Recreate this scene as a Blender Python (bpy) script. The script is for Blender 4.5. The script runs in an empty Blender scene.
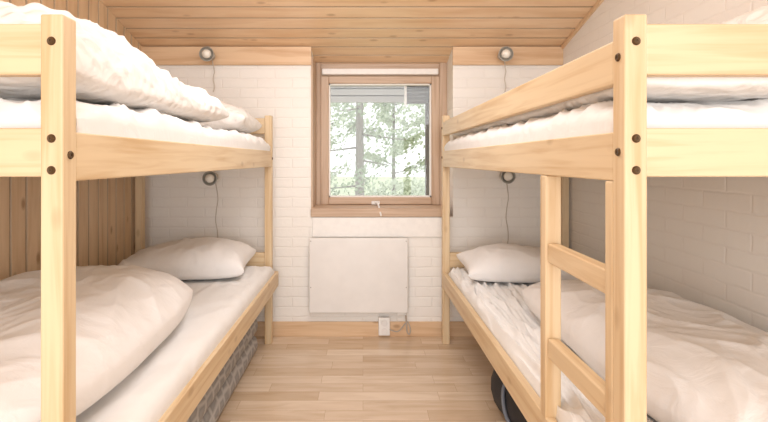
import bpy, bmesh, math, random
from mathutils import Vector, Matrix, noise
random.seed(7)
S = bpy.context.scene
COL = S.collection
S.view_settings.view_transform = 'Standard'
S.view_settings.look = 'None'

# ------------------------------------------------------------------ camera numbers
F = 477.0; VX = 363.0; VY = 160.0; CH = 1.18
cam = bpy.data.cameras.new('camera'); co = bpy.data.objects.new('camera', cam); COL.objects.link(co)
co.location = (0, 0, CH); co.rotation_euler = (math.pi/2, 0, 0)
cam.sensor_width = 36; cam.lens = F*36/768
cam.shift_x = (384-VX)/768; cam.shift_y = -(211-VY)/768
cam.clip_start = 0.05
S.camera = co

# ------------------------------------------------------------------ materials
def newmat(name):
    m = bpy.data.materials.new(name); m.use_nodes = True
    nt = m.node_tree; b = nt.nodes['Principled BSDF']
    return m, nt, b
def N(nt, t, **kw):
    n = nt.nodes.new(t)
    for k, v in kw.items(): setattr(n, k, v)
    return n
def math_n(nt, op, a, b=None, clamp=False):
    n = N(nt, 'ShaderNodeMath', operation=op); n.use_clamp = clamp
    for i, v in enumerate((a, b)):
        if v is None: continue
        if isinstance(v, (int, float)): n.inputs[i].default_value = v
        else: nt.links.new(v, n.inputs[i])
    return n.outputs[0]
def mixc(nt, fac, a, b, mode='MIX'):
    n = N(nt, 'ShaderNodeMix', data_type='RGBA', blend_type=mode)
    for sock, v in ((n.inputs[0], fac), (n.inputs[6], a), (n.inputs[7], b)):
        if isinstance(v, (int, float)): sock.default_value = v
        elif isinstance(v, tuple): sock.default_value = (*v, 1) if len(v) == 3 else v
        else: nt.links.new(v, sock)
    return n.outputs[2]
def ramp(nt, fac, stops):
    n = N(nt, 'ShaderNodeValToRGB'); nt.links.new(fac, n.inputs[0])
    els = n.color_ramp.elements
    while len(els) < len(stops): els.new(0.5)
    for e, (p, c) in zip(els, stops): e.position = p; e.color = (*c, 1) if len(c) == 3 else c
    return n.outputs[0]
def lin(c):
    return tuple(((v/255)/12.92 if v/255 <= .04045 else ((v/255+.055)/1.055)**2.4) for v in c)

def wood(name, light, dark, axis, plank=None, knots=.5, rough=.45, grain=1.0, vary=.25, tone=1.0):
    """light/dark sRGB 0-255, axis = grain axis 0/1/2, plank=(axis,width,offset)"""
    m, nt, b = newmat(name); L = nt.links
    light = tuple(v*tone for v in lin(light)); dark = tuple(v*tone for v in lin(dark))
    tc = N(nt, 'ShaderNodeTexCoord'); oi = N(nt, 'ShaderNodeObjectInfo')
    comb = N(nt, 'ShaderNodeCombineXYZ')
    r = math_n(nt, 'MULTIPLY', oi.outputs['Random'], 37.0)
    for i in range(3): L.new(r, comb.inputs[i])
    add = N(nt, 'ShaderNodeVectorMath', operation='ADD'); L.new(tc.outputs['Object'], add.inputs[0]); L.new(comb.outputs[0], add.inputs[1])
    vec = add.outputs[0]; pid = None
    if plank:
        sep = N(nt, 'ShaderNodeSeparateXYZ'); L.new(tc.outputs['Object'], sep.inputs[0])
        q = math_n(nt, 'DIVIDE', math_n(nt, 'SUBTRACT', sep.outputs[plank[0]], plank[2]), plank[1])
        fl = math_n(nt, 'FLOOR', q)
        wn = N(nt, 'ShaderNodeTexWhiteNoise', noise_dimensions='1D'); L.new(fl, wn.inputs['W'])
        pid = wn.outputs['Value']
        sc = N(nt, 'ShaderNodeVectorMath', operation='SCALE'); L.new(wn.outputs['Color'], sc.inputs[0]); sc.inputs['Scale'].default_value = 23
        a2 = N(nt, 'ShaderNodeVectorMath', operation='ADD'); L.new(vec, a2.inputs[0]); L.new(sc.outputs[0], a2.inputs[1]); vec = a2.outputs[0]
    mp = N(nt, 'ShaderNodeMapping'); s = [26*grain]*3; s[axis] = 1.3; mp.inputs['Scale'].default_value = s
    L.new(vec, mp.inputs[0])
    n1 = N(nt, 'ShaderNodeTexNoise'); n1.inputs['Scale'].default_value = 1.6; n1.inputs['Detail'].default_value = 4; n1.inputs['Distortion'].default_value = .6
    L.new(mp.outputs[0], n1.inputs['Vector'])
    c = ramp(nt, n1.outputs['Fac'], [(.3, dark), (.56, light), (.75, tuple(v*1.04 for v in light))])
    mp2 = N(nt, 'ShaderNodeMapping'); s = [4.0]*3; s[axis] = .5; mp2.inputs['Scale'].default_value = s; L.new(vec, mp2.inputs[0])
    n2 = N(nt, 'ShaderNodeTexNoise'); n2.inputs['Scale'].default_value = 1.5; L.new(mp2.outputs[0], n2.inputs['Vector'])
    f2 = math_n(nt, 'MULTIPLY', n2.outputs['Fac'], .25)
    c = mixc(nt, f2, c, tuple(v*.85 for v in dark))
    if pid:
        c = mixc(nt, math_n(nt, 'MULTIPLY', pid, vary*2), c, dark)
    if knots:
        mp3 = N(nt, 'ShaderNodeMapping'); s = [9.5]*3; s[axis] = 4.6; mp3.inputs['Scale'].default_value = s; L.new(vec, mp3.inputs[0])
        v = N(nt, 'ShaderNodeTexVoronoi'); v.inputs['Scale'].default_value = 1; L.new(mp3.outputs[0], v.inputs['Vector'])
        k = ramp(nt, v.outputs['Distance'], [(.07, (1, 1, 1)), (.16, (0, 0, 0))])
        c = mixc(nt, math_n(nt, 'MULTIPLY', k, knots), c, tuple(x*y for x, y in zip(dark, (.5, .38, .28))))
    L.new(c, b.inputs['Base Color']); b.inputs['Roughness'].default_value = rough
    bp = N(nt, 'ShaderNodeBump'); bp.inputs['Strength'].default_value = .12; bp.inputs['Distance'].default_value = .002
    L.new(n1.outputs['Fac'], bp.inputs['Height']); L.new(bp.outputs[0], b.inputs['Normal'])
    return m

def brick(name, haxis, c1, c2, cm, bs=.4):
    m, nt, b = newmat(name); L = nt.links
    tc = N(nt, 'ShaderNodeTexCoord'); sep = N(nt, 'ShaderNodeSeparateXYZ'); L.new(tc.outputs['Object'], sep.inputs[0])
    cb = N(nt, 'ShaderNodeCombineXYZ'); L.new(sep.outputs[haxis], cb.inputs[0]); L.new(sep.outputs[2], cb.inputs[1])
    nz = N(nt, 'ShaderNodeTexNoise'); nz.inputs['Scale'].default_value = 14; L.new(tc.outputs['Object'], nz.inputs['Vector'])
    wob = N(nt, 'ShaderNodeVectorMath', operation='SCALE'); L.new(nz.outputs['Color'], wob.inputs[0]); wob.inputs['Scale'].default_value = .012
    ad = N(nt, 'ShaderNodeVectorMath', operation='ADD'); L.new(cb.outputs[0], ad.inputs[0]); L.new(wob.outputs[0], ad.inputs[1])
    br = N(nt, 'ShaderNodeTexBrick'); L.new(ad.outputs[0], br.inputs['Vector'])
    br.inputs['Scale'].default_value = 1; br.inputs['Brick Width'].default_value = .235; br.inputs['Row Height'].default_value = .0667
    br.inputs['Mortar Size'].default_value = .008; br.inputs['Mortar Smooth'].default_value = 1
    br.inputs['Color1'].default_value = (*lin(c1), 1); br.inputs['Color2'].default_value = (*lin(c2), 1); br.inputs['Mortar'].default_value = (*lin(cm), 1)
    L.new(br.outputs['Color'], b.inputs['Base Color']); b.inputs['Roughness'].default_value = .6
    n2 = N(nt, 'ShaderNodeTexNoise'); n2.inputs['Scale'].default_value = 38; n2.inputs['Detail'].default_value = 4; L.new(tc.outputs['Object'], n2.inputs['Vector'])
    h = math_n(nt, 'SUBTRACT', math_n(nt, 'MULTIPLY', n2.outputs['Fac'], .8), br.outputs['Fac'])
    bp = N(nt, 'ShaderNodeBump'); bp.inputs['Strength'].default_value = bs; bp.inputs['Distance'].default_value = .005
    L.new(h, bp.inputs['Height']); L.new(bp.outputs[0], b.inputs['Normal'])
    return m

def plain(name, rgb, rough=.5, metal=0, bump=0, bscale=200, spec=None):
    m, nt, b = newmat(name); L = nt.links
    tc = N(nt, 'ShaderNodeTexCoord'); n = N(nt, 'ShaderNodeTexNoise'); n.inputs['Scale'].default_value = bscale; L.new(tc.outputs['Object'], n.inputs['Vector'])
    c = lin(rgb)
    L.new(ramp(nt, n.outputs['Fac'], [(.3, tuple(v*.95 for v in c)), (.7, c)]), b.inputs['Base Color'])
    b.inputs['Roughness'].default_value = rough; b.inputs['Metallic'].default_value = metal
    if spec is not None: b.inputs['Specular IOR Level'].default_value = spec
    if bump:
        bp = N(nt, 'ShaderNodeBump'); bp.inputs['Strength'].default_value = bump; bp.inputs['Distance'].default_value = .003
        L.new(n.outputs['Fac'], bp.inputs['Height']); L.new(bp.outputs[0], b.inputs['Normal'])
    return m

def cloth_mat(name, rgb, wr=.5, seers=0):
    m, nt, b = newmat(name); L = nt.links
    tc = N(nt, 'ShaderNodeTexCoord')
    n = N(nt, 'ShaderNodeTexNoise'); n.inputs['Scale'].default_value = 9; n.inputs['Detail'].default_value = 6; n.inputs['Distortion'].default_value = 1.2
    L.new(tc.outputs['Object'], n.inputs['Vector'])
    c = lin(rgb)
    L.new(ramp(nt, n.outputs['Fac'], [(.3, tuple(v*.97 for v in c)), (.7, c)]), b.inputs['Base Color'])
    b.inputs['Roughness'].default_value = .9; b.inputs['Specular IOR Level'].default_value = .15
    h = n.outputs['Fac']
    if seers:
        v = N(nt, 'ShaderNodeTexVoronoi', feature='SMOOTH_F1'); v.inputs['Scale'].default_value = seers; L.new(tc.outputs['Object'], v.inputs['Vector'])
        h = math_n(nt, 'ADD', h, math_n(nt, 'MULTIPLY', v.outputs['Distance'], .9))
    bp = N(nt, 'ShaderNodeBump'); bp.inputs['Strength'].default_value = wr; bp.inputs['Distance'].default_value = .02
    L.new(h, bp.inputs['Height']); L.new(bp.outputs[0], b.inputs['Normal'])
    return m

PINE_L, PINE_D = (227, 202, 165), (208, 174, 130)
M = {}
for i, a in enumerate('xyz'): M['pine_'+a] = wood('bunk_pine_'+a, PINE_L, PINE_D, i, knots=.35)
CE = ((244, 212, 176), (226, 186, 144)); PA = ((230, 200, 164), (208, 172, 132))
M['ceil'] = wood('ceiling_pine', *CE, 0, plank=(1, .118, 0), knots=.5, vary=.2, grain=.4, rough=.3)
M['ceil_groove_shade'] = wood('ceiling_pine_groove_shade', *CE, 0, knots=0, tone=.6)  # same pine darkened: shade painted onto the ceiling groove faces
M['panel'] = wood('wall_panel_pine', *PA, 2, plank=(1, .095, 0), knots=.7, vary=.2, grain=.4)
M['panel_groove_shade'] = wood('panel_pine_groove_shade', *PA, 2, knots=0, tone=.65)  # darker copy of the panel pine, groove shadow put into its colour
M['beam'] = wood('beam_pine', (230, 197, 160), (210, 170, 130), 0, knots=.6, grain=.6)
M['slope'] = wood('sloping_trim_pine', (230, 197, 160), (210, 170, 130), 1, knots=.4, grain=.6)
M['frame_x'] = wood('window_wood_x', (204, 176, 150), (182, 150, 122), 0, knots=0)
M['frame_z'] = wood('window_wood_z', (204, 176, 150), (182, 150, 122), 2, knots=0)
M['brick_b'] = brick('white_brick_back', 0, (244, 239, 232), (242, 236, 229), (241, 235, 228), .38)
M['brick_r'] = brick('white_brick_right', 1, (241, 236, 229), (239, 233, 226), (238, 232, 225), .27)
M['white'] = plain('white_paint', (244, 239, 233), .45, bscale=30)
M['enamel'] = plain('white_enamel', (236, 231, 226), .35, bscale=10)
M['plastic'] = plain('white_plastic', (242, 238, 233), .4)
M['cord'] = plain('cord_plastic', (204, 192, 178), .5)
M['cord2'] = plain('cable_plastic', (184, 172, 160), .5)
M['steel'] = plain('lamp_steel', (186, 180, 170), .35, .35)
M['bolt'] = plain('bolt_brass', (92, 70, 46), .4, .6)
M['bulb'] = plain('bulb_glass', (250, 244, 232), .2)
M['cloth'] = cloth_mat('white_cotton', (240, 236, 233), .35)
M['cloth2'] = cloth_mat('cream_seersucker', (238, 233, 228), .7, 26)
M['sheet'] = cloth_mat('sheet_cotton', (240, 237, 234), .25)
M['black'] = plain('black_nylon', (48, 48, 52), .7, bump=.4)
M['strap'] = plain('grey_strap', (130, 138, 152), .7)
M['grass'] = plain('lawn', (178, 188, 152), .9, bscale=3)
M['bark'] = plain('bark', (134, 126, 115), .9, bump=.6, bscale=25)
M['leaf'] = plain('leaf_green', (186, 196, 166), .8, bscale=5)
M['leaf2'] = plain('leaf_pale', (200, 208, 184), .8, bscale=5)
M['needle'] = plain('needle_green', (158, 170, 144), .8, bscale=5)
M['eave'] = plain('eave_grey', (168, 164, 157), .7)
M['blindgrey'] = plain('shutter_grey', (112, 109, 106), .6)

# laminate floor
def floor_mat():
    m, nt, b = newmat('oak_laminate'); L = nt.links
    tc = N(nt, 'ShaderNodeTexCoord')
    br = N(nt, 'ShaderNodeTexBrick'); L.new(tc.outputs['Object'], br.inputs['Vector'])
    br.inputs['Scale'].default_value = 1; br.inputs['Brick Width'].default_value = .6; br.inputs['Row Height'].default_value = .09
    br.offset = .37; br.offset_frequency = 2; br.squash = .8; br.squash_frequency = 3
    br.inputs['Mortar Size'].default_value = .0008
    br.inputs['Color1'].default_value = (*lin((234, 215, 193)), 1); br.inputs['Color2'].default_value = (*lin((208, 182, 153)), 1)
    br.inputs['Mortar'].default_value = (*lin((184, 155, 126)), 1)
    sc = N(nt, 'ShaderNodeVectorMath', operation='SCALE'); L.new(br.outputs['Color'], sc.inputs[0]); sc.inputs['Scale'].default_value = 30
    ad = N(nt, 'ShaderNodeVectorMath', operation='ADD'); L.new(tc.outputs['Object'], ad.inputs[0]); L.new(sc.outputs[0], ad.inputs[1])
    mp = N(nt, 'ShaderNodeMapping'); mp.inputs['Scale'].default_value = (1.5, 9, 1); L.new(ad.outputs[0], mp.inputs[0])
    n = N(nt, 'ShaderNodeTexNoise'); n.inputs['Scale'].default_value = 2; n.inputs['Detail'].default_value = 5; n.inputs['Distortion'].default_value = .8; L.new(mp.outputs[0], n.inputs['Vector'])
    g = ramp(nt, n.outputs['Fac'], [(.3, (.86, .81, .75)), (.6, (1, 1, 1))])
    L.new(mixc(nt, 1.0, br.outputs['Color'], g, 'MULTIPLY'), b.inputs['Base Color'])
    b.inputs['Roughness'].default_value = .22
    return m
M['floor'] = floor_mat()
def quilt_mat():
    m, nt, b = newmat('grey_patterned_fabric'); L = nt.links
    tc = N(nt, 'ShaderNodeTexCoord'); sep = N(nt, 'ShaderNodeSeparateXYZ'); L.new(tc.outputs['Object'], sep.inputs[0])
    cb = N(nt, 'ShaderNodeCombineXYZ'); L.new(math_n(nt, 'MULTIPLY', math_n(nt, 'ADD', sep.outputs[1], sep.outputs[0]), .6), cb.inputs[0]); L.new(sep.outputs[2], cb.inputs[1])
    v = N(nt, 'ShaderNodeTexVoronoi', feature='DISTANCE_TO_EDGE'); v.inputs['Scale'].default_value = 19; v.inputs['Randomness'].default_value = .4; L.new(cb.outputs[0], v.inputs['Vector'])
    c = ramp(nt, v.outputs['Distance'], [(.04, lin((188, 184, 180))), (.2, lin((150, 147, 144))), (.4, lin((166, 163, 160)))])
    L.new(c, b.inputs['Base Color']); b.inputs['Roughness'].default_value = .9
    bp = N(nt, 'ShaderNodeBump'); bp.inputs['Strength'].default_value = .6; bp.inputs['Distance'].default_value = .01
    L.new(v.outputs['Distance'], bp.inputs['Height']); L.new(bp.outputs[0], b.inputs['Normal'])
    return m
M['quilt'] = quilt_mat()
def glass_mat():
    m, nt, b = newmat('window_glass'); L = nt.links; nt.nodes.remove(b)
    out = [n for n in nt.nodes if n.type == 'OUTPUT_MATERIAL'][0]
    t = N(nt, 'ShaderNodeBsdfTransparent'); g = N(nt, 'ShaderNodeBsdfGlossy'); g.inputs['Roughness'].default_value = .02
    mx = N(nt, 'ShaderNodeMixShader'); mx.inputs[0].default_value = .03
    L.new(t.outputs[0], mx.inputs[1]); L.new(g.outputs[0], mx.inputs[2]); L.new(mx.outputs[0], out.inputs[0])
    return m
M['glass'] = glass_mat()

# ------------------------------------------------------------------ helpers
def box(bm, x0, x1, y0, y1, z0, z1, bev=0):
    if x0 > x1: x0, x1 = x1, x0
    r = bmesh.ops.create_cube(bm, size=1)
    bmesh.ops.scale(bm, vec=(x1-x0, y1-y0, z1-z0), verts=r['verts'])
    bmesh.ops.translate(bm, vec=((x0+x1)/2, (y0+y1)/2, (z0+z1)/2), verts=r['verts'])
    if bev:
        es = list({e for v in r['verts'] for e in v.link_edges})
        bmesh.ops.bevel(bm, geom=es, offset=bev, segments=3, affect='EDGES', profile=.5)
def lathe(bm, prof, center, axis='y', seg=32):
    """prof = [(r, h)], h along axis"""
    rings = []
    for r, h in prof:
        ring = []
        for k in range(seg):
            a = 2*math.pi*k/seg; c, s = r*math.cos(a), r*math.sin(a)
            p = {'y': (c, h, s), 'x': (h, c, s), 'z': (c, s, h)}[axis]
            ring.append(bm.verts.new(Vector(p)+Vector(center)))
        rings.append(ring)
    for a, b in zip(rings, rings[1:]):
        for k in range(seg): bm.faces.new((a[k], a[(k+1) % seg], b[(k+1) % seg], b[k]))
    bm.faces.new(rings[0]); bm.faces.new(rings[-1])
    bmesh.ops.recalc_face_normals(bm, faces=bm.faces)
def tube(bm, pts, r, seg=8, smooth=6):
    P = [Vector(p) for p in pts]
    if smooth and len(P) > 2:
        Q = []
        for i in range(len(P)-1):
            p0 = P[max(i-1, 0)]; p1 = P[i]; p2 = P[i+1]; p3 = P[min(i+2, len(P)-1)]
            for k in range(smooth):
                t = k/smooth
                Q.append(.5*((2*p1)+(p2-p0)*t+(2*p0-5*p1+4*p2-p3)*t*t+(3*p1-p0-3*p2+p3)*t**3))
        Q.append(P[-1]); P = Q
    rings = []
    for i, p in enumerate(P):
        d = (P[min(i+1, len(P)-1)]-P[max(i-1, 0)]).normalized()
        up = Vector((0, 0, 1)) if abs(d.z) < .9 else Vector((1, 0, 0))
        a = d.cross(up).normalized(); b = d.cross(a)
        rr = r(i/(len(P)-1)) if callable(r) else r
        rings.append([bm.verts.new(p+(a*math.cos(2*math.pi*k/seg)+b*math.sin(2*math.pi*k/seg))*rr) for k in range(seg)])
    for a, b in zip(rings, rings[1:]):
        for k in range(seg): bm.faces.new((a[k], a[(k+1) % seg], b[(k+1) % seg], b[k]))
    bm.faces.new(rings[0]); bm.faces.new(rings[-1])
    bmesh.ops.recalc_face_normals(bm, faces=bm.faces)
def wloc(o):
    v = Vector(o.location)
    while o.parent: o = o.parent; v += o.location
    return v
def obj(name, bm, mat, parent=None, origin=None, smooth=False):
    me = bpy.data.meshes.new(name)
    sh = wloc(parent) if parent else (Vector(origin) if origin else Vector((0, 0, 0)))
    bmesh.ops.translate(bm, vec=-sh, verts=bm.verts)
    bm.to_mesh(me); bm.free(); me.materials.append(mat)
    if smooth:
        for p in me.polygons: p.use_smooth = True
    o = bpy.data.objects.new(name, me); COL.objects.link(o)
    if parent: o.parent = parent
    elif origin: o.location = origin
    return o
def B(name, dims, mat, parent=None, bev=0, **kw):
    bm = bmesh.new(); box(bm, *dims, bev); return obj(name, bm, mat, parent, **kw)
def tag(o, label, cat, group=None, kind=None):
    o['label'] = label; o['category'] = cat
    if group: o['group'] = group
    if kind: o['kind'] = kind
    return o
def thing(name, loc, label, cat, group=None):
    o = bpy.data.objects.new(name, None); o.empty_display_size = .1; COL.objects.link(o); o.location = loc
    return tag(o, label, cat, group)
def struct(o): o['kind'] = 'structure'; return o

# ------------------------------------------------------------------ room shell
XL, XR, YB, YF = -1.476, 1.335, 3.2, -1.2
ZB, SL = 1.938, .268
def zc(y): return ZB+(YB-y)*SL
RX0, RX1, YW = -.349, .604, 3.45       # window recess

struct(B('floor', (XL-.1, XR+.1, YF, YB+.2, -.08, 0), M['floor']))
bm = bmesh.new()
box(bm, XL-.12, RX0, YB, YB+.33, 0, zc(YB+.0))
box(bm, RX1, XR+.12, YB, YB+.33, 0, zc(YB+.0))
box(bm, RX0, RX1, YB, YB+.33, 0, .80)
struct(obj('wall_back', bm, M['brick_b']))
def slab_yz(bm, x0, x1, pts):
    a = [bm.verts.new((x0, y, z)) for y, z in pts]; b = [bm.verts.new((x1, y, z)) for y, z in pts]
    bm.faces.new(a); bm.faces.new(b)
    for i in range(len(pts)):
        j = (i+1) % len(pts); bm.faces.new((a[i], a[j], b[j], b[i]))
    bmesh.ops.recalc_face_normals(bm, faces=bm.faces)
bm = bmesh.new(); slab_yz(bm, XR, XR+.12, [(YF, 0), (YB, 0), (YB, zc(YB)), (YF, zc(YF))]); struct(obj('wall_right', bm, M['brick_r']))
# left wall: vertical tongue and groove boards
bm = bmesh.new(); slab_yz(bm, XL-.12, XL-.011, [(YF, 0), (YB, 0), (YB, zc(YB)), (YF, zc(YF))])
W = .095; y = math.floor(YF/W)*W
prof = []
while y < YB:
    for dy, dx in ((0, -.010), (.003, -.010), (.008, 0), (W-.005, 0), (W, -.010)): prof.append((min(y+dy, YB), dx))
    y += W
vs = [(bm.verts.new((XL+dx, y, 0)), bm.verts.new((XL+dx, y, zc(y)))) for y, dx in prof]
for a, b in zip(vs, vs[1:]):
    if (a[0].co-b[0].co).length > 1e-6:
        f = bm.faces.new((a[0], a[1], b[1], b[0]))
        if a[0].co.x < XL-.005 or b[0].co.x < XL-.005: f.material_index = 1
o = struct(obj('wall_left', bm, M['panel'])); o.data.materials.append(M['panel_groove_shade'])
# ceiling, local frame sloping
bm = bmesh.new(); ang = math.atan(-SL); L0 = -(YB-YF)/math.cos(ang)-.02; L1 = .35
box(bm, XL-.1, XR+.1, L0, L1, .013, .1)
W = .118; y = math.floor(L0/W)*W; prof = []
while y < L1:
    for dy, dz in ((0, .012), (.003, .012), (.008, 0), (W-.005, 0), (W, .012)): prof.append((y+dy, dz))
    y += W
vs = [(bm.verts.new((XL-.1, y, dz)), bm.verts.new((XR+.1, y, dz))) for y, dz in prof]
for a, b in zip(vs, vs[1:]):
    if (a[0].co-b[0].co).length > 1e-6:
        f = bm.faces.new((a[0], a[1], b[1], b[0]))
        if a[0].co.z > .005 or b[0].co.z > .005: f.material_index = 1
c = struct(obj('ceiling', bm, M['ceil'])); c.data.materials.append(M['ceil_groove_shade']); c.location = (0, YB, ZB+.0015); c.rotation_euler = (ang, 0, 0)
struct(B('trim_1', (XL, RX0+.004, YB-.022, YB, 1.815, 1.936), M['beam'], bev=.002))
struct(B('trim_2', (RX1-.004, XR, YB-.022, YB, 1.815, 1.936), M['beam'], bev=.002))
struct(B('baseboard_back', (XL, XR, YB-.014, YB, 0, .098), M['beam'], bev=.002))
# painted apron under the window
struct(B('trim_3', (RX0+.01, .53, YB-.012, YB, .665, .797), M['white'], bev=.003))
# thin wood strip where the right wall meets the sloping ceiling
ys = YB-.024
bm = bmesh.new(); slab_yz(bm, XR-.014, XR, [(YF, zc(YF)-.024), (ys, zc(ys)-.024), (ys, zc(ys)), (YF, zc(YF))]); struct(obj('trim_4', bm, M['slope']))

# ------------------------------------------------------------------ window
win = bpy.data.objects.new('window_1', None); COL.objects.link(win); win.location = ((RX0+RX1)/2, YW, .80); win['kind'] = 'structure'
def wx(px, D=YW): return (px-VX)*D/F
def wz(py, D=YW): return CH+(VY-py)*D/F
cxl, cxr = wx(321), wx(439)
B('jamb_lining', (RX0, RX0+.012, YB-.004, YW, .855, 1.87), M['frame_z'], win, .002)
B('window_casing', (RX0+.012, cxl, YW-.02, YW+.06, .80, 1.90), M['frame_z'], win, .003)
B('window_casing', (cxr, RX1, YW-.02, YW+.06, .80, 1.90), M['frame_z'], win, .003)
B('window_head', (cxl, cxr, YW-.005, YW+.06, 1.775, 1.91), M['frame_x'], win, .003)
sill = B('window_sill', (RX0, RX1-.03, YB-.02, YW+.06, .80, .858), M['frame_x'], win, .005)
B('blind_housing', (cxl+.01, cxr-.01, YW-.045, YW-.005, wz(75.5), wz(69.5)), M['white'], win, .008)
gx0, gx1, gz0, gz1 = wx(329), wx(431), wz(197), wz(84)
B('sash_stile', (cxl, gx0, YW-.03, YW+.035, .858, wz(77)), M['frame_z'], win, .006)
B('sash_stile', (gx1, cxr, YW-.03, YW+.035, .858, wz(77)), M['frame_z'], win, .006)
B('sash_rail', (gx0, gx1, YW-.028, YW+.033, gz1, wz(77)), M['frame_x'], win, .005)
B('sash_rail', (gx0, gx1, YW-.028, YW+.033, .86, gz0), M['frame_x'], win, .005)
bm = bmesh.new()   # thin white glazing bead
for d in ((gx0, gx0+.01, gz0, gz1), (gx1-.01, gx1, gz0, gz1), (gx0, gx1, gz1-.01, gz1), (gx0, gx1, gz0, gz0+.01)): box(bm, d[0], d[1], YW-.012, YW+.02, d[2], d[3])
obj('glazing_bead', bm, M['white'], win)
B('window_pane', (gx0, gx1, YW+.008, YW+.012, gz0, gz1), M['glass'], win)
bm = bmesh.new(); tube(bm, [(.09, YW-.036, .875), (.105, YB+.05, .872), (.12, YB-.04, .81)], .006)
box(bm, .06, .12, YW-.05, YW-.03, .862, .886, .003); o = obj('window_stay', bm, M['plastic'], win, smooth=False); o['label'] = 'white window stay'

# ------------------------------------------------------------------ bunk beds
Y0, Y1 = .93, 3.05; PW = .045
def bolt(x, y, z, axis, parent):
    bm = bmesh.new(); s = .0085
    sg = {'y': -1, '+x': 1, '-x': -1}[axis]
    lathe(bm, [(s, 0), (s, sg*.0015), (s*.75, sg*.004), (s*.35, sg*.0035), (s*.3, sg*.002)], (x, y, z), 'y' if axis == 'y' else 'x', 16)
    return obj('bolt', bm, M['bolt'], parent, smooth=False)
def bunk(xi, xo, label, right, lowx):
    """xi room-side x, xo wall-side x"""
    s = 1 if xi < xo else -1      # direction towards wall
    t = thing('bunk_bed', ((xi+xo)/2, (Y0+Y1)/2, 0), label, 'bunk bed')
    for y0 in (Y0, Y1):
        for x0, room in ((xi, True), (xo-s*PW, False)):
            p = B('post', (x0, x0+s*PW, y0, y0+PW, 0, 1.465), M['pine_z'], t, .004)
            if room:
                if y0 == Y0:
                    for z in (1.412, 1.222, 1.16): bolt(x0+s*PW*.5, y0, z, 'y', p)
                ax = '-x' if s > 0 else '+x'
                for z in ((1.385, 1.196) if right else (1.19,)): bolt(x0, y0+PW*.5, z, ax, p)
    ya, yb = Y0+PW, Y1
    for z0, z1 in ((1.137, 1.237),):
        B('side_rail', (xi+s*.002, xi+s*.03, ya, yb, z0, z1), M['pine_y'], t, .004)
        B('side_rail', (xo-s*.03, xo-s*.002, ya, yb, z0, z1), M['pine_y'], t, .004)
    # lower long rails
    B('side_rail', (lowx, xi, Y0+.0, Y1+PW, .365, .46), M['pine_y'], t, .004) if abs(lowx-xi) > .015 else B('side_rail', (xi, xi+s*.028, ya, yb, .365, .46), M['pine_y'], t, .004)
    B('side_rail', (xo-s*.03, xo-s*.002, ya, yb, .365, .46), M['pine_y'], t, .004)
    if right:
        B('guard_rail', (xi+s*.002, xi+s*.028, ya, yb, 1.335, 1.424), M['pine_y'], t, .004)
    for y0 in (Y0+.006, Y1+.006):
        for z0, z1 in ((1.347, 1.448), (1.147, 1.243), (.49, .585), (.365, .46)):
            B('end_board', (xi+s*PW, xo-s*PW, y0, y0+.028, z0, z1), M['pine_x'], t, .004)
    for z in (1.150, .372):
        B('mattress_base', (xi+s*.03, xo-s*.03, ya, yb, z, z+.015), M['pine_x'], t)
        for x in (xi+s*.03, xo-s*.05):
            B('support_batten', (x, x+s*.02, ya, yb, z-.018 if z < 1 else z-.012, z), M['pine_y'], t)
    if right:
        yn, yf = 1.374-.04, 1.374
        lad = B('ladder', (xi, xi+s*.045, yn, yf, 0, 1.136), M['pine_z'], t, .004)
        B('ladder_rail', (xi+s*.0, xi+s*.045, Y0+PW+.001, Y0+PW+.032, 0, 1.136), M['pine_z'], lad, .004)
        for z in (.92, .655, .39-.02, .12):
            B('rung', (xi+s*.006, xi+s*.038, Y0+PW+.032, yn, z-.027, z+.027), M['pine_y'], lad, .005)
    return t
bunk(-.585, -1.458, 'pale pine bunk bed against the wood panelled wall, without ladder', False, -.548)
bunk(.51, 1.318, 'pale pine bunk bed with ladder and guard rail against the white brick wall', True, .51)

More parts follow.
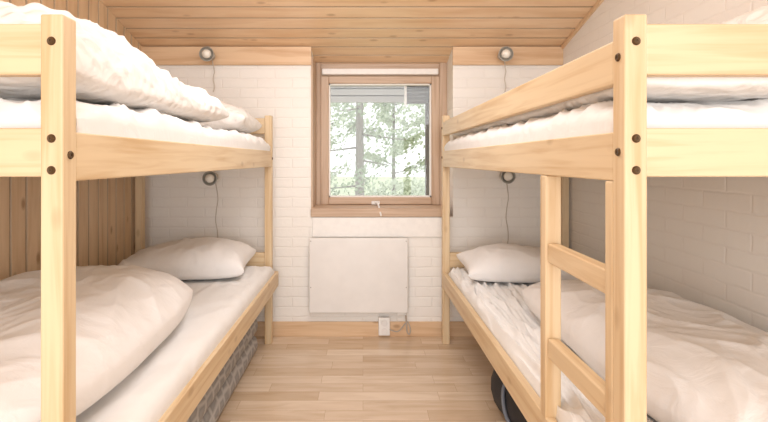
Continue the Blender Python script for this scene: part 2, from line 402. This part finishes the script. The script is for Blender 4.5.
# ------------------------------------------------------------------ soft things
def wrink(x, y, f, seed, st=(1, .55)):
    p = Vector((x*f*st[0], y*f*st[1], seed*7.3))
    w = noise.noise_vector(p*.6+Vector((3, 1, 2)))
    q = p+w*.9
    r = max(0, 1-abs(noise.noise(q))*2.6)**2
    q2 = p*2.1+w*1.2+Vector((9, 4, 1)); r2 = max(0, 1-abs(noise.noise(q2))*2.6)**2
    return r*.7+r2*.3-.3
def sm(t): t = max(0, min(1, t)); return t*t*(3-2*t)
def puffy(name, cx, cy, z0, w, l, t, mat, label, cat, seed=1, rotz=0, p=4.0, pin=0, rc=0, wr=.012, f=5, nx=100, ny=100, zb=.35, edge=.0, hf=None, lump=.15, group=None, st=(1, .55), tilt=0, lf=2.2, cell=0, cf=75):
    bm = bmesh.new()
    def pos(s, q, top):
        u = math.sin(math.pi/2*s); v = math.sin(math.pi/2*q)
        e = max(0, (1-abs(u)**p))*max(0, (1-abs(v)**p)); pr = e**.5
        x = u*w/2*(1-pin*(1-v*v))*math.sqrt(1-rc*.5*v*v); y = v*l/2*(1-pin*(1-u*u))*math.sqrt(1-rc*.5*u*u)
        if edge:
            n = noise.noise_vector(Vector((x*2.3, y*2.3, seed*3.1)))
            k = max(abs(u), abs(v))**3
            x += n.x*edge*k; y += n.y*edge*k
        b = zb*t
        if top:
            big = 1+lump*noise.noise(Vector((x*lf, y*lf, seed*5.7)))*1.5
            z = b+(t*big-b)*pr+wr*wrink(x, y, f, seed, st)*min(1, pr*2.2)
            if hf: z += hf(x, y, u, v)*pr
            if cell:
                k = min(1, pr*2.2)*cell
                dz = k*(math.sin(x*cf+3*noise.noise(Vector((x*5, y*5, 1))))*math.sin((y+z*.7)*cf+3*noise.noise(Vector((x*5, y*5, 9))))+.8*noise.noise(Vector((x*22, y*22, z*22))))
                z += dz; x += dz*.9*u
        else: z = b-b*pr**.5
        return x, y, z
    T = [[None]*(nx+1) for _ in range(ny+1)]; Bt = [[None]*(nx+1) for _ in range(ny+1)]
    for j in range(ny+1):
        for i in range(nx+1):
            s, q = -1+2*i/nx, -1+2*j/ny
            T[j][i] = bm.verts.new(pos(s, q, True))
            bd = i in (0, nx) or j in (0, ny)
            Bt[j][i] = T[j][i] if bd else bm.verts.new(pos(s, q, False))
    for j in range(ny):
        for i in range(nx):
            bm.faces.new((T[j][i], T[j][i+1], T[j+1][i+1], T[j+1][i]))
            q = (Bt[j][i], Bt[j+1][i], Bt[j+1][i+1], Bt[j][i+1])
            if len({*q}) == 4 and not all(v in (T[j][i], T[j+1][i], T[j+1][i+1], T[j][i+1]) for v in q):
                try: bm.faces.new(q)
                except ValueError: pass
    o = obj(name, bm, mat, smooth=True)
    o.location = (cx, cy, z0); o.rotation_euler = (tilt, 0, rotz)
    return tag(o, label, cat, group)

# mattresses
ml = (Y1-Y0-PW)-.02; mc = (Y0+PW+Y1)/2
lx0, lx1 = -1.42, -.590; rx0, rx1 = .518, 1.28
puffy('mattress', (lx0+lx1)/2, mc, 1.166, lx1-lx0, ml, .155, M['sheet'], 'white sheeted mattress on the upper level of the bunk without ladder', 'mattress', 2, p=16, wr=.024, f=7, zb=.64, lump=.04, nx=180, ny=160, st=(1, .9))
puffy('mattress', (-1.42-.565)/2, mc, .388, .855, ml, .135, M['sheet'], 'white sheeted mattress on the lower level of the bunk without ladder', 'mattress', 3, p=22, wr=.010, f=6, zb=.6, lump=.03)
puffy('mattress', (rx0+rx1)/2, mc, 1.166, rx1-rx0, ml, .15, M['sheet'], 'white sheeted mattress on the upper level of the bunk with ladder', 'mattress', 4, p=18, wr=.016, f=8, zb=.64, lump=.03, nx=180, ny=160, st=(1, 1))
puffy('mattress', (.54+rx1)/2, mc, .388, rx1-.54, ml, .12, M['sheet'], 'white sheeted mattress on the lower level of the bunk with ladder', 'mattress', 5, p=22, wr=.034, f=12, zb=.5, lump=.03, st=(1.8, .22), nx=220, ny=140)
# duvets
puffy('duvet', -1.01, 1.57, 1.322, .82, 1.16, .215, M['cloth2'], 'rumpled cream duvet heaped on the upper left bunk', 'duvet', 6, p=3.2, wr=.030, f=6, zb=.30, edge=.04, hf=lambda x, y, u, v: -.04*v+.02*math.cos(u*2), lump=.3, nx=260, ny=320, cell=.007, cf=80)
puffy('duvet', -1.05, 1.46, .524, .80, 1.46, .235, M['cloth'], 'plump white duvet on the lower left bunk, below the cream heap', 'duvet', 8, p=2.8, wr=.015, f=4.5, zb=.42, edge=.02, rc=.75, lump=.18, hf=lambda x, y, u, v: -.02*u, nx=160, ny=160, st=(1, .8))
puffy('duvet', .92, 1.94, 1.310, .74, 1.96, .10, M['cloth2'], 'white duvet spread on the upper bunk behind the guard rail', 'duvet', 9, p=6, wr=.012, f=7, zb=.35, edge=.015, lump=.12, hf=lambda x, y, u, v: sm(u*.9+.5)*(.12-.13*v), nx=140, ny=200, cell=.003, cf=90)
puffy('duvet', .99, 1.55, .510, .62, 1.46, .18, M['cloth'], 'plump white duvet on the lower bunk beside the ladder', 'duvet', 11, p=2.8, wr=.014, f=4.5, zb=.42, edge=.03, rc=.6, lump=.10, nx=180, ny=180, st=(1, .8))
# pillows
puffy('pillow', -.955, 2.68, 1.322, .68, .54, .18, M['cloth2'], 'white pillow at the window end of the upper left bunk', 'pillow', 12, p=3.0, pin=.05, wr=.016, f=8, zb=.42, rotz=.05)
puffy('pillow', -1.00, 2.74, .527, .70, .46, .19, M['cloth'], 'plump white pillow at the head of the lower left bunk', 'pillow', 13, p=2.6, pin=.07, wr=.014, f=7, zb=.4, rotz=.08, tilt=.05)
puffy('pillow', .90, 2.74, .512, .66, .44, .17, M['cloth'], 'white pillow at the head of the lower bunk beside the ladder', 'pillow', 14, p=2.6, pin=.07, wr=.014, f=7, zb=.4, rotz=-.05, tilt=.05)

# ------------------------------------------------------------------ under the beds
t = thing('folding_mattress', (-.85, 2.1, 0), 'grey patterned folded guest mattress stored under the left bunk', 'folding mattress')
for i, (z0, z1) in enumerate(((0, .115), (.117, .23), (.232, .345))):
    bm = bmesh.new(); box(bm, -1.2, -.64, 1.15, 2.95, z0, z1, .05); obj('foam_layer', bm, M['quilt'], t, smooth=True)
t = thing('duffel_bag', (.78, 1.9, 0), 'black duffel bag stored under the bunk with the ladder', 'bag')
bm = bmesh.new(); box(bm, .60, .96, 1.45, 2.35, 0, .26, .12)
bmesh.ops.subdivide_edges(bm, edges=[e for e in bm.edges if e.calc_length() > .15], cuts=8, use_grid_fill=True)
for v in bm.verts: v.co += noise.noise_vector(v.co*7)*.012*(1 if v.co.z > .03 else 0)
obj('body', bm, M['black'], t, smooth=True)
bm = bmesh.new(); tube(bm, [(.66, 1.72, .246), (.61, 1.76, .19), (.59, 1.85, .13), (.59, 1.98, .13), (.61, 2.07, .19), (.66, 2.1, .246)], .008); obj('strap', bm, M['strap'], t, smooth=True)
bm = bmesh.new(); tube(bm, [(.76, 1.6, .268), (.76, 1.9, .270), (.76, 2.22, .268)], .006); obj('zip', bm, M['steel'], t, smooth=True)

# ------------------------------------------------------------------ wall lamps
def lamp(px, py, yw, cordlen, label, sway):
    x = (px-VX)*yw/F; z = CH+(VY-py)*yw/F
    t = thing('wall_lamp', (x, yw, z), label, 'wall lamp', 'bedside wall lamps')
    bm = bmesh.new(); lathe(bm, [(.03, 0), (.03, -.008), (.024, -.016), (.012, -.018)], (x, yw, z)); obj('wall_mount', bm, M['steel'], t)
    bm = bmesh.new(); tube(bm, [(x, yw-.015, z), (x, yw-.03, z), (x, yw-.05, z-.005)], .008); obj('arm', bm, M['steel'], t, smooth=True)
    bm = bmesh.new(); lathe(bm, [(.012, -.045), (.026, -.05), (.040, -.062), (.047, -.08), (.048, -.092), (.045, -.092), (.043, -.082), (.03, -.07), (.01, -.066)], (x, yw, z-.006)); obj('shade', bm, M['steel'], t)
    bm = bmesh.new(); lathe(bm, [(.010, -.064), (.022, -.072), (.03, -.084), (.028, -.1), (.018, -.111), (.006, -.115)], (x, yw, z-.006), seg=24); obj('bulb', bm, M['bulb'], t, smooth=True)
    bm = bmesh.new()
    pts = [(x+.012, yw-.014, z-.03), (x+.02, yw-.006, z-.08)]+[(x+.02+sway*math.sin(k*1.7), yw-.005, z-.08-cordlen*k/6) for k in range(1, 7)]
    tube(bm, pts, .0032); obj('cord', bm, M['cord'], t, smooth=True)
lamp(211, 56, YB-.022, .16, 'round steel wall lamp on the beam above the left bunk', .004)
lamp(502, 56, YB-.022, .16, 'round steel wall lamp on the beam above the right bunk', .004)
lamp(214, 177, YB, .42, 'round steel wall lamp on the bricks between the two levels of the left bunk', .008)
lamp(504, 175, YB, .42, 'round steel wall lamp on the bricks between the two levels of the right bunk', .008)

# ------------------------------------------------------------------ panel heater and socket
hx0, hx1 = (309-VX)*3.14/F, (408-VX)*3.14/F; hz1 = CH-(238-VY)*3.14/F; hz0 = CH-(313-VY)*3.14/F
t = thing('panel_heater', ((hx0+hx1)/2, YB, hz0), 'flat white electric panel heater under the window', 'heater')
B('front_panel', (hx0, hx1, 3.135, 3.15, hz0, hz1), M['enamel'], t, .006)
B('back_plate', (hx0+.03, hx1-.03, 3.15, 3.175, hz0+.03, hz1-.03), M['enamel'], t, .003)
for x in (hx0+.1, hx1-.12): B('bracket', (x, x+.02, 3.175, 3.2, hz0+.06, hz1-.05), M['steel'], t)
for x in (hx0+.012, hx1-.012):
    for z in (hz0+.17, hz1-.02):
        bm = bmesh.new(); lathe(bm, [(.004, 0), (.004, -.002), (.002, -.003)], (x, 3.135, z), seg=12); obj('screw', bm, M['steel'], t)
B('control_box', (hx1-.07, hx1-.01, 3.152, 3.185, hz0-.02, hz0+.05), M['plastic'], t, .004)
bm = bmesh.new(); cx = hx1-.015
tube(bm, [(cx, 3.17, hz0), (cx+.008, 3.178, .10), (cx+.012, 3.174, .04), (cx+.026, 3.17, .022), (cx+.034, 3.172, .05), (cx+.018, 3.178, .10), (cx-.004, 3.178, .085), (cx-.05, 3.17, .04), (.165, 3.165, .06)], .0042); o = obj('power_cord', bm, M['cord2'], t, smooth=True)
sx = (384-VX)*YB/F
t = thing('wall_socket', (sx, YB, .02), 'white double wall socket on the baseboard below the heater', 'socket')
B('housing', (sx-.038, sx+.038, YB-.04, YB-.014, .015, .135), M['plastic'], t, .006)
for z in (.045, .1):
    bm = bmesh.new(); lathe(bm, [(.022, 0), (.022, -.003), (.019, -.003), (.017, -.001)], (sx, YB-.04, z), seg=20); obj('outlet', bm, M['enamel'], t)

# ------------------------------------------------------------------ outside
struct(B('ground', (-25, 30, YB+.5, 45, -.5, -.4), M['grass']))
def leaves(n, fn, size, flat=.5):
    bm = bmesh.new()
    for _ in range(n):
        p = Vector(fn()); a = Vector((random.gauss(0, 1), random.gauss(0, 1), random.gauss(0, 1))).normalized()
        b = a.orthogonal().normalized(); c = a.cross(b); s = size*random.uniform(.6, 1.3)
        vs = [bm.verts.new(p+b*s), bm.verts.new(p+c*s*flat), bm.verts.new(p-b*s), bm.verts.new(p-c*s*flat)]
        bm.faces.new(vs)
    return bm
def tree(x, y, h, r, n, mat, label, leaf=.07, name='leafy_tree', conif=False, lean=0, tr=.07):
    t = thing(name, (x, y, -.4), label, 'tree', 'trees outside the window')
    bm = bmesh.new(); tube(bm, [(x, y, -.4), (x+lean*.5, y, h*.4), (x+lean, y, h)], lambda q: tr*(1-.8*q)); 
    br = []
    for k in range(22):
        z = h*(.12+.85*k/22); a = k*2.4; rr = r*(1.1-k/22) if conif else r*.6
        xb = x+lean*z/h
        e = (xb+math.cos(a)*rr, y+math.sin(a)*rr, z+(-.1 if conif else .35))
        tube(bm, [(xb, y, z), e], lambda q: .018*(1-.7*q), seg=5, smooth=0); br.append(((xb, y, z), e))
    obj('trunk', bm, M['bark'], t, smooth=True)
    def fn():
        if conif or random.random() < .5:
            a, e = random.choice(br); q = random.uniform(.25, 1.05)
            return [a[i]+(e[i]-a[i])*q+random.gauss(0, .09) for i in range(3)]
        while True:
            v = Vector([random.uniform(-1, 1) for _ in range(3)])
            if v.length < 1: break
        return (x+lean+v.x*r, y+v.y*r, h*.65+v.z*h*.45)
    obj('foliage', leaves(n, fn, leaf), mat, t)
tree(-.05, 7.2, 5.0, .9, 2600, M['needle'], 'slim conifer trunk with sparse needled branches outside the window', .035, 'conifer', True, tr=.09)
tree(1.9, 9.5, 5.2, 1.4, 5200, M['leaf'], 'leafy green tree outside, behind the right half of the window', .05)
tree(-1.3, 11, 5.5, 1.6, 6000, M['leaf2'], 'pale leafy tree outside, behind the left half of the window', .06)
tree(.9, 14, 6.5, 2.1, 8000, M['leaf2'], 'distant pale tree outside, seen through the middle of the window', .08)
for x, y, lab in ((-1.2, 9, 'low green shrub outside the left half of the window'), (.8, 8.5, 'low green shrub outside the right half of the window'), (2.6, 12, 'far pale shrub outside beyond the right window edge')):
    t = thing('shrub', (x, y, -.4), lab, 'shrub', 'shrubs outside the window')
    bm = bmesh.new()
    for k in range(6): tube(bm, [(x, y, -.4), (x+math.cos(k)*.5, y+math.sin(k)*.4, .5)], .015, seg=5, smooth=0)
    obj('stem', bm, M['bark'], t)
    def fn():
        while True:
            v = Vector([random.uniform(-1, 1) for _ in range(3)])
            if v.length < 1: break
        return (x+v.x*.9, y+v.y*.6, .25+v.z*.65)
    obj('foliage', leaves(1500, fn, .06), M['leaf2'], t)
# roof overhang seen at the top of the glass: horizontal boards with narrow gaps
bm = bmesh.new()
for k in range(5): box(bm, XL-.5, XR+.5, YB+.9, YB+.93, 1.675+k*.062, 1.727+k*.062, .003)
box(bm, XL-.5, XR+.5, YB+.93, YB+.95, 1.70, 1.98)
struct(obj('roof_eave', bm, M['eave']))
t = thing('louvred_shutter', (.62, 3.75, 1.60), 'grey slatted outdoor shutter at the upper right of the window', 'shutter')
for k in range(7): B('slat', (.34, .70, 3.72, 3.745, 1.62+k*.03, 1.644+k*.03), M['blindgrey'], t, .002)
B('frame', (.325, .34, 3.71, 3.755, 1.60, 1.84), M['white'], t, .002)
B('side_guide', (.492, .54, 3.745, 3.79, .75, 1.84), M['blindgrey'], t, .002)

# ------------------------------------------------------------------ light
w = bpy.data.worlds.new('world'); S.world = w; w.use_nodes = True
w.node_tree.nodes['Background'].inputs[0].default_value = (.98, .99, 1, 1); w.node_tree.nodes['Background'].inputs[1].default_value = 1.6
def area(loc, rot, sx, sy, e, col=(.975, .98, 1)):
    l = bpy.data.lights.new('area_light', 'AREA'); l.shape = 'RECTANGLE'; l.size = sx; l.size_y = sy; l.energy = e; l.color = col
    o = bpy.data.objects.new('area_light', l); COL.objects.link(o); o.location = loc; o.rotation_euler = rot
area((-.05, -2.4, 1.4), (math.radians(90), 0, 0), 2.7, 2.4, 82)  # added fill light behind the camera, beyond the open room end
area((-.05, 1.9, 2.15), (0, 0, 0), .8, 1.4, 19)  # added overhead fill below the ceiling, out of view and without a fixture
